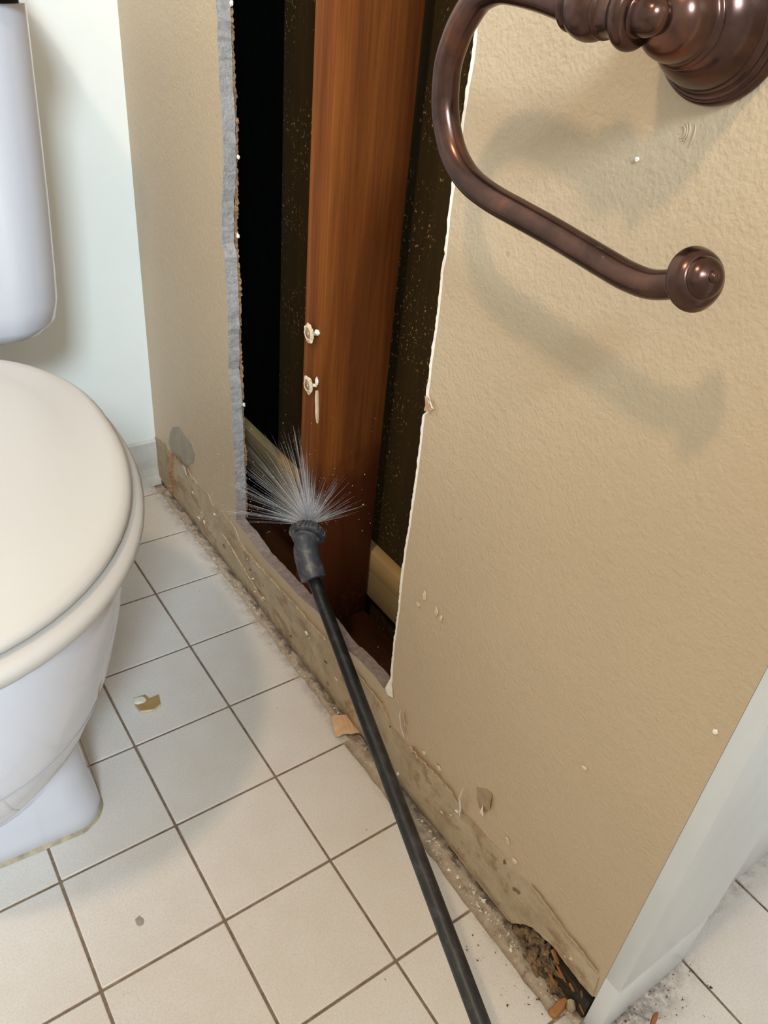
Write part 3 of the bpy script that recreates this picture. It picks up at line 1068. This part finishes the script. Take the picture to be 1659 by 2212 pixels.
for z, d in ((0.3955, -0.007), (0.398, -0.002), (0.402, 0.0), (0.4055, -0.0005), (0.408, -0.0035), (0.4092, -0.008), (0.4096, -0.016), (0.4098, -0.032), (0.4108, -0.040), (0.4120, -0.050), (0.4128, -0.075), (0.4134, -0.11)):
    lid.append(egg(0.1935 + d, 0.731 + d, 0.270 - d, 0.475, z, ef=2.12, eb=2.5))
loft('lid', lid, M['seat'], toilet)
for s in (-1, 1):
    bm = bmesh.new()
    bm_tube(bm, [TW(s * 0.075 - 0.022, 0.262, 0.398), TW(s * 0.075 + 0.022, 0.262, 0.398)], 0.011, 20)
    auto_smooth(bm_obj('hinge', bm, M['seat'], toilet), 50)
# tank: tapered body with rounded corners and a rolled lower edge
tk = []
for z, hw, w1, rad in ((0.372, 0.178, 0.180, 0.04), (0.374, 0.192, 0.196, 0.05), (0.380, 0.206, 0.2075, 0.055), (0.392, 0.216, 0.214, 0.058), (0.415, 0.2205, 0.2165, 0.06), (0.45, 0.2225, 0.2175, 0.06), (0.52, 0.2260, 0.2185, 0.06), (0.60, 0.2290, 0.2185, 0.06), (0.69, 0.2315, 0.2175, 0.058), (0.709, 0.232, 0.217, 0.058)):
    ring = rrect(hw, 0.012, w1, rad, z, 12)
    tk.append(ring)
loft('tank', tk, M['porcelain'], toilet)
tl = []
for z, d in ((0.713, 0.002), (0.716, 0.010), (0.735, 0.012), (0.745, 0.010), (0.750, 0.0), (0.751, -0.02)):
    tl.append(rrect(0.232 + d, 0.008, 0.217 + d, 0.06, z, 12))
loft('tank_lid', tl, M['porcelain'], toilet)
gap = [rrect(0.226, 0.014, 0.211, 0.055, 0.708, 12), rrect(0.226, 0.014, 0.211, 0.055, 0.7135, 12)]  # dark filler in place of the shade in the gap below the tank lid
loft('tank_gap_shade', gap, simple('dark_gap_shade', (0.03, 0.025, 0.02), 0.8), toilet)
# caulk bead round the foot
cb = []
ring0 = rrect(0.1135, 0.18, 0.587, 0.031, 0.0, 14)
n = len(ring0)
cen = TW(0, 0.40, 0)
v, f = [], []
for i, p in enumerate(ring0):
    d = (p - cen)
    d.z = 0
    d.normalize()
    w = 0.0030 + 0.0042 * abs(noise.noise(p * 26)) + 0.0016 * abs(noise.noise(p * 90))
    v += [p + d * (-0.002) + Vector((0, 0, 0.0045 + 0.002 * noise.noise(p * 60))), p + d * w * 0.5 + Vector((0, 0, 0.0026)), p + d * w + Vector((0, 0, 0.0003))]
for i in range(n):
    j = (i + 1) % n
    for k in range(2):
        f.append((i * 3 + k, j * 3 + k, j * 3 + k + 1, i * 3 + k + 1))
mesh('caulk_bead', v, f, M['caulk'], toilet, True)

# ---------------------------------------------------------------- toilet paper holder
hold = empty('toilet_paper_holder', (0, -0.585, 0.766), 'dark bronze toilet paper holder with a curved arm on the tan wall', 'paper holder')
lathe('wall_plate', [(0.0355, 0.0), (0.0357, 0.0), (0.0357, 0.0022), (0.0350, 0.0042), (0.0336, 0.0050), (0.0338, 0.0066), (0.0326, 0.0078), (0.0312, 0.0082), (0.0316, 0.0098), (0.0300, 0.0112), (0.0290, 0.0116), (0.0286, 0.0135), (0.0272, 0.0185), (0.0245, 0.0235), (0.0215, 0.0270), (0.0195, 0.0284), (0.0188, 0.0290)], (0.0, -0.585, 0.766), (-1, 0, 0), M['bronze'], hold, 72, 3)
lathe('post', [(0.0190, 0.0285), (0.0202, 0.0296), (0.0202, 0.0310), (0.0186, 0.0322), (0.0178, 0.0340), (0.0176, 0.0395), (0.0158, 0.0450), (0.0122, 0.0490), (0.0070, 0.0515), (0.0, 0.0522)], (0.0, -0.585, 0.766), (-1, 0, 0), M['bronze'], hold, 64, 3)
lathe('collar', [(0.0085, 0.0), (0.0108, 0.0003), (0.0118, 0.0018), (0.0112, 0.0036), (0.0104, 0.0044), (0.0122, 0.0062), (0.0140, 0.0100), (0.0146, 0.0150), (0.0136, 0.0196), (0.0118, 0.0222), (0.0116, 0.0228), (0.0126, 0.0238), (0.0126, 0.0252), (0.0114, 0.0262), (0.0110, 0.0300), (0.0118, 0.0340), (0.0138, 0.0362), (0.0152, 0.0384), (0.0154, 0.0408), (0.0140, 0.0432), (0.0112, 0.0442), (0.0092, 0.0446), (0.0088, 0.0470), (0.0086, 0.0500), (0.0072, 0.0548), (0.0040, 0.0578), (0.0, 0.0588)], (-0.055, -0.5345, 0.7668), (0, -1, 0), M['bronze'], hold, 56, 3)
ARM = [(-0.5400, 0.7666), (-0.5332, 0.7669), (-0.5112, 0.7696), (-0.4856, 0.7706), (-0.4722, 0.7675), (-0.4637, 0.7626), (-0.4542, 0.7512), (-0.4493, 0.7416), (-0.4457, 0.7301), (-0.4458, 0.7175), (-0.4479, 0.7057), (-0.4531, 0.6944), (-0.4609, 0.6837), (-0.4718, 0.6756), (-0.4844, 0.6706), (-0.5026, 0.6672), (-0.5232, 0.6653), (-0.5439, 0.6635), (-0.5626, 0.6616), (-0.5947, 0.6579), (-0.6092, 0.6566), (-0.6229, 0.6572), (-0.6346, 0.6611), (-0.6450, 0.6668)]
path = catmull([(-0.055, y, z) for y, z in ARM], 5)
tube('arm', path, [0.0083 - 0.0012 * max(0.0, i / len(path) - 0.55) / 0.45 for i in range(len(path))], M['bronze'], hold, 32)
lathe('end_finial', [(0.0068, -0.002), (0.0086, -0.0006), (0.0088, 0.0012), (0.0100, 0.0026), (0.0138, 0.0040), (0.0150, 0.0056), (0.0150, 0.0068), (0.0144, 0.0082), (0.0128, 0.0112), (0.0108, 0.0132), (0.0098, 0.0136), (0.0098, 0.0142), (0.0088, 0.0160), (0.0066, 0.0180), (0.0036, 0.0192), (0.0026, 0.0195), (0.0026, 0.0203), (0.0014, 0.0216), (0.0, 0.0218)], (-0.0555, -0.6425, 0.6655), (-0.30, -0.83, 0.41), M['bronze'], hold, 56, 3)

# ---------------------------------------------------------------- spray wand
WA, WB = Vector((-0.0217, -0.2790, 0.1896)), Vector((-0.1229, -0.7065, 0.1085))
wand = empty('spray_wand', WA, 'black spray wand with an angled nozzle reaching into the wall opening', 'spray wand')
tube('pipe', [WA + (WA - WB).normalized() * 0.016, WA, WB, WB + (WB - WA) * 0.35], [0.0075] * 4, M['wand'], wand, 28)
N0 = Vector((-0.0214, -0.2715, 0.1958))
N1 = Vector((-0.0182, -0.2516, 0.2113))
N2 = Vector((-0.0130, -0.2405, 0.2190))
N3 = Vector((-0.0061, -0.2299, 0.2236))
N4 = Vector((0.0070, -0.2176, 0.2299))
body = catmull([N0 - (N1 - N0) * 0.08, N0, (N0 + N1) / 2, N1, N2, N3], 5)
rad = []
for i in range(len(body)):
    t = i / (len(body) - 1)
    r0 = 0.0140 + 0.0008 * math.sin(math.pi * t)
    if t < 0.10:
        r0 = 0.0146
    elif t > 0.74:
        r0 = 0.0138
    rad.append(r0)
body_o = tube('nozzle_body', body, rad, M['nozzle'], wand, 32)
ax = (N4 - N2).normalized()
nb = N2 + (N3 - N2) * 0.55
lathe('nozzle_ring', [(0.0135, -0.0045), (0.0162, -0.004), (0.0170, -0.0025), (0.0160, -0.0008), (0.0152, 0.0), (0.0150, 0.004)], nb, ax, M['nozzle'], body_o, 40, 1)
lathe('nozzle_lip', [(0.0076, 0.0), (0.0122, 0.0), (0.0146, 0.0006), (0.0149, 0.002), (0.0142, 0.0034), (0.0076, 0.0036)], N0 - (N1 - N0).normalized() * 0.004, N1 - N0, M['nozzle'], body_o, 40, 1)
# knurled collar: body with raised ribs all the way round
col = lathe('knurled_collar', [(0.0150, 0.0), (0.0192, 0.0006), (0.0202, 0.0024), (0.0202, 0.0060), (0.0186, 0.0088), (0.0160, 0.0115), (0.0132, 0.0140), (0.0120, 0.0142)], nb + ax * 0.001, ax, M['knurl'], wand, 48, 1)
a_, u_, w_ = frame_of(ax)
bm = bmesh.new()
for k in range(26):
    t = 2 * math.pi * k / 26
    d = u_ * math.cos(t) + w_ * math.sin(t)
    s_ = a_.cross(d)
    pr = [(0.0196, 0.0010), (0.0216, 0.0026), (0.0216, 0.0062), (0.0198, 0.0092), (0.0172, 0.0120), (0.0136, 0.0140)]
    vs = []
    for rr, hh in pr:
        p = nb + ax * (0.001 + hh)
        vs.append([bm.verts.new(p + d * (rr - 0.0022) - s_ * 0.0013), bm.verts.new(p + d * rr - s_ * 0.0009), bm.verts.new(p + d * rr + s_ * 0.0009), bm.verts.new(p + d * (rr - 0.0022) + s_ * 0.0013)])
    for i in range(len(pr) - 1):
        for m in range(4):
            m2 = (m + 1) % 4
            bm.faces.new((vs[i][m], vs[i][m2], vs[i + 1][m2], vs[i + 1][m]))
    bm.faces.new(vs[0][::-1])
    bm.faces.new(vs[-1])
bmesh.ops.recalc_face_normals(bm, faces=bm.faces)
bm_obj('knurled_ribs', bm, M['knurl'], col)
tip_o = lathe('nozzle_tip', [(0.0090, 0.0), (0.0088, 0.0030), (0.0082, 0.0044), (0.0058, 0.0046), (0.0050, 0.0024), (0.0, 0.0022)], nb + ax * 0.0148, ax, simple('dark_nozzle_tip', (0.035, 0.018, 0.016), 0.4), wand, 32, 1)

# water spray bursting from the tip: fine jets and loose droplets
TIP = nb + ax * 0.0185
bm = bmesh.new()
bd = bmesh.new()
r = random.Random(77)
A = Vector((0.15, 0.50, 0.85)).normalized()
_, U, W = frame_of(A)
for k in range(2600):
    th = math.radians(80) * (r.random() ** 0.8)
    ph = 2 * math.pi * r.random()
    d = (A * math.cos(th) + (U * math.cos(ph) + W * math.sin(ph)) * math.sin(th)).normalized()
    if d.x > 0.75 or d.y < -0.75:
        continue
    L = (0.010 + 0.092 * r.random() ** 2.3) * (1.3 if d.y > 0.3 else 0.75)
    if k % 3 == 0:
        L = 0.005 + 0.028 * r.random()
    s0 = 0.0005 + 0.005 * r.random()
    if r.random() < 0.45:
        s0 = L * (0.15 + 0.6 * r.random())
    pts, rr = [], []
    for i in range(4):
        t = i / 3
        q = s0 + (L - s0) * t
        pts.append(TIP + d * q + Vector((0, 0, -0.7 * q * q)))
        rr.append((0.00012 + 0.00020 * (k % 5 == 0)) * (0.35 + 0.65 * math.sin(math.pi * (0.15 + 0.8 * t))))
    bm_tube(bm, pts, rr, 3)
sp = bm_obj('water_spray', bm, M['spray'], None, True)
tag(sp, 'burst of fine white water spray fanning out from the nozzle tip', 'water', kind='stuff')
for k in range(260):
    th = math.radians(95) * math.sqrt(r.random())
    ph = 2 * math.pi * r.random()
    d = (A * math.cos(th) + (U * math.cos(ph) + W * math.sin(ph)) * math.sin(th)).normalized()
    q = 0.02 + 0.13 * r.random()
    p = TIP + d * q
    if p.x > 0.1 or (p.x > 0.014 and -0.21 < p.y < -0.168) or p.z < 0.12:
        continue
    m = bmesh.ops.create_icosphere(bd, subdivisions=1, radius=0.00022 + 0.00035 * r.random() ** 2)
    for vv in m['verts']:
        vv.co += p
dr = bm_obj('water_droplets', bd, M['drop'], None, True)
tag(dr, 'tiny water droplets scattered in the air around the nozzle', 'water', kind='stuff')

# ---------------------------------------------------------------- nails left in the stud
def nail(y, z, label, dy, dz, seed):
    e = empty('drywall_nail', (0.0165, y, z), label, 'nail', 'nails left in the wooden stud')
    hx = 0.0095
    tube('shank', [(0.020, y, z), (0.0135, y + dy * 0.5, z + dz * 0.5), (hx, y + dy, z + dz)], [0.0021, 0.0019, 0.0018], M['white_paper'], e, 10)
    c = Vector((hx, y + dy, z + dz))
    lathe('head', [(0.0, -0.0004), (0.0049, -0.0004), (0.0053, 0.0003), (0.0047, 0.0010), (0.0, 0.0006)], c, (-1, 0, 0), simple('rusty_nail_head', (0.30, 0.20, 0.12), 0.6, 0.4, 300), e, 24, 1)
    v, f = [], []
    n = 28
    rr = random.Random(seed)
    for k in range(n):
        t = 2 * math.pi * k / n
        ro = 0.0098 + 0.0022 * noise.noise(Vector((math.cos(t) * 2, math.sin(t) * 2, seed))) + 0.0010 * rr.random()
        for rad_, xx in ((0.0050, 0.0005), (0.0066, -0.0012), (ro, -0.0002 + 0.0015 * rr.random()), (ro * 0.9, 0.0016), (0.0043, 0.0012)):
            v.append((c.x + xx, c.y + math.cos(t) * rad_ * 0.92, c.z + math.sin(t) * rad_))
    for k in range(n):
        k2 = (k + 1) % n
        for m in range(5):
            m2 = (m + 1) % 5
            f.append((k * 5 + m, k * 5 + m2, k2 * 5 + m2, k2 * 5 + m))
    mesh('paper_scrap', v, f, M['cream_paper'], e)
    return e


n1 = nail(-0.198, 0.452, 'upper drywall nail with a torn paper ring on the stud face', 0.0075, -0.001, 3)
n2 = nail(-0.2005, 0.394, 'lower drywall nail with a torn paper ring on the stud face', 0.0075, -0.001, 8)
blob('plaster_plug', (0.0155, -0.199, 0.4545), (0.0035, 0.0035, 0.003), M['white_paper'], n1, 5, 0.4)
blob('plaster_plug', (0.0150, -0.2025, 0.4005), (0.0018, 0.0020, 0.0055), M['white_paper'], n2, 6, 0.5)
splinter('torn_fibre', (0.0152, -0.2035, 0.390), (0.0155, -0.2070, 0.352), 0.005, 0.003, M['cream_paper'], stud, 4)

# ---------------------------------------------------------------- scraps and debris
fl = flap('wall_chip', [(0, 0, 0)] * 3, M['tan'], None)  # placeholder removed below
bpy.data.objects.remove(fl)


M['chip_tan'] = simple('ochre_chip_face', (0.40, 0.26, 0.105), 0.6, 0.15, 60)


def chip(name, loc, pts, thick, mats, label, cat, rz=0.0, tilt=(0, 0)):
    n = len(pts)
    v = [(p[0], p[1], 0.0) for p in pts] + [(p[0] * 0.97, p[1] * 0.97, thick) for p in pts]
    f = [tuple(range(n))[::-1], tuple(range(n, 2 * n))]
    for i in range(n):
        j = (i + 1) % n
        f.append((i, j, j + n, i + n))
    o = mesh(name, v, f, mats)
    o.location = loc
    o.rotation_euler = (tilt[0], tilt[1], rz)
    tag(o, label, cat)
    return o


pc = chip('plaster_chip', (-0.199, -0.1868, 0.0004), [(-0.012, -0.010), (0.004, -0.016), (0.013, -0.012), (0.017, 0.004), (0.004, 0.003), (0.002, 0.012), (-0.010, 0.012), (-0.014, 0.003)], 0.0032, [M['chip_tan'], M['cream_paper']], 'small tan and white plaster chip lying on the tiles by the toilet', 'chip')
for p in pc.data.polygons:
    if abs(p.normal.z) < 0.5:
        p.material_index = 1
cr = blob('torn_side', (-0.0065, 0.006, 0.0030), (0.0075, 0.0062, 0.0012), M['white_paper'], None, 12, 0.5)
cr.parent = pc
# bent paper scrap pulled out from the wall foot
v, f = [], []
for i in range(9):
    t = i / 8
    c = Vector((-0.022 + 0.034 * t, -0.336 - 0.020 * t, 0.0012 + 0.011 * t + 0.002 * math.sin(t * 5)))
    s = Vector((0.010, 0.026, 0.0)) * (0.95 + 0.08 * math.sin(i * 2.1))
    z2 = Vector((0, 0, 0.006 * math.cos(t * 2.5)))
    v += [c - s * 0.5, c + s * 0.5 + z2, c + s * 0.5 + z2 + Vector((0, 0, 0.0007)), c - s * 0.5 + Vector((0, 0, 0.0007))]
    if i:
        a, b = (i - 1) * 4, i * 4
        for k in range(4):
            f.append((a + k, a + (k + 1) % 4, b + (k + 1) % 4, b + k))
f += [(3, 2, 1, 0), (32, 33, 34, 35)]
sc = mesh('paper_scrap', v, f, M['tan_paper'])
tag(sc, 'curled tan paper scrap sticking out under the black wand', 'paper')
tag(splinter('wood_splinter', (-0.0235, -0.7165, 0.004), (-0.003, -0.7140, 0.007), 0.010, 0.006, M['orange_wood'], None, 5), 'orange wood splinter on the floor at the foot of the wall end', 'splinter')
tag(splinter('wood_splinter', (0.052, -0.7725, 0.0022), (0.0645, -0.7680, 0.0022), 0.005, 0.004, M['orange_wood'], None, 6), 'small brown wood splinter on the dirty tile at the bottom edge', 'splinter')
nl = empty('bent_nail', (0.048, -0.754, 0.0), 'thin steel nail leaning against the white casing foot', 'nail')
tube('shank', [(0.0380, -0.7540, 0.0150), (0.046, -0.7610, 0.008), (0.0530, -0.7680, 0.0012)], 0.0010, M['steel'], nl, 10)
tube('head', [(0.0374, -0.7533, 0.0156), (0.0380, -0.7540, 0.0149)], 0.0020, M['steel'], nl, 12)
tag(splinter('wood_splinter', (-0.0262, -0.505, 0.0016), (-0.0235, -0.520, 0.0018), 0.0026, 0.002, M['orange_wood'], None, 9), 'thin reddish splinter at the tile edge right of the wand', 'splinter')
tag(splinter('wood_splinter', (0.055, -0.330, 0.0395), (0.060, -0.352, 0.043), 0.006, 0.003, M['orange_wood'], None, 11), 'tan splinter lying on the dark plate inside the opening', 'splinter')
tag(blob('plaster_lump', (0.0235, -0.3785, 0.052), (0.009, 0.012, 0.016), simple('wet_plaster_lump', (0.30, 0.19, 0.10), 0.6, 0.45, 90, 0.6, 200, 0.002), None, 14, 0.5), 'brown plaster lump at the lower right corner of the cut-out', 'lump')

# crumbs too small to count
def crumbs(name, spots, mat, label, seed):
    r = random.Random(seed)
    bm = bmesh.new()
    for x, y, z, sz in spots:
        d = [Vector((r.uniform(-1, 1), r.uniform(-1, 1), r.uniform(0, 0.9))) * sz for _ in range(5)]
        vs = [bm.verts.new((x + q.x, y + q.y, z + max(q.z, 0))) for q in d]
        for t in ((0, 1, 2), (0, 2, 3), (0, 3, 1), (1, 2, 4), (2, 3, 4), (3, 1, 4)):
            bm.faces.new([vs[i] for i in t])
    bmesh.ops.recalc_face_normals(bm, faces=bm.faces)
    o = bm_obj(name, bm, mat)
    return tag(o, label, 'debris', kind='stuff')


r = random.Random(5)
sp1, sp2 = [], []
for k in range(520):
    y = r.choice([r.uniform(-0.73, -0.45), r.uniform(-0.73, -0.45), r.uniform(-0.45, 0.2)])
    x = -0.0035 - 0.013 * r.random() ** 1.6
    sp1.append((x, y, -0.0006, 0.0007 + 0.0022 * r.random() ** 2.5))
for k in range(230):
    sp1.append((r.uniform(-0.42, -0.02), r.uniform(-0.74, 0.22), 0.0001, 0.0004 + 0.0009 * r.random() ** 2))
for k in range(25):
    sp1.append((r.uniform(0.02, 0.1), r.uniform(-0.40, -0.21), 0.0372, 0.0008 + 0.002 * r.random() ** 2))
for k in range(90):
    sp2.append((r.uniform(-0.42, -0.02), r.uniform(-0.74, 0.2), 0.0001, 0.0003 + 0.0006 * r.random() ** 2))
for k in range(70):
    sp2.append((r.uniform(-0.05, -0.005), r.uniform(-0.75, -0.62), 0.0001, 0.0005 + 0.0016 * r.random() ** 2))
for k in range(120):
    sp2.append((r.uniform(-0.01, 0.13), -0.752 - 0.05 * r.random() ** 2, 0.0001, 0.0004 + 0.0014 * r.random() ** 2))
for k in range(40):
    sp1.append((r.uniform(-0.01, 0.16), -0.753 - 0.06 * r.random() ** 2, 0.0001, 0.0005 + 0.0012 * r.random() ** 2))
crumbs('plaster_crumbs', sp1, M['crumb'], 'white and grey plaster crumbs scattered along the wall foot', 1)
crumbs('dirt_specks', sp2, M['speck'], 'dark brown dirt specks scattered over the floor tiles', 2)

tag(blob('water_spot', (-0.3029, -0.4383, 0.0001), (0.0042, 0.0058, 0.0007), simple('grey_water_spot', (0.36, 0.32, 0.27), 0.15, 0.05, 60), None, 22, 0.2), 'small grey water spot on the tile in front of the toilet foot', 'spot')
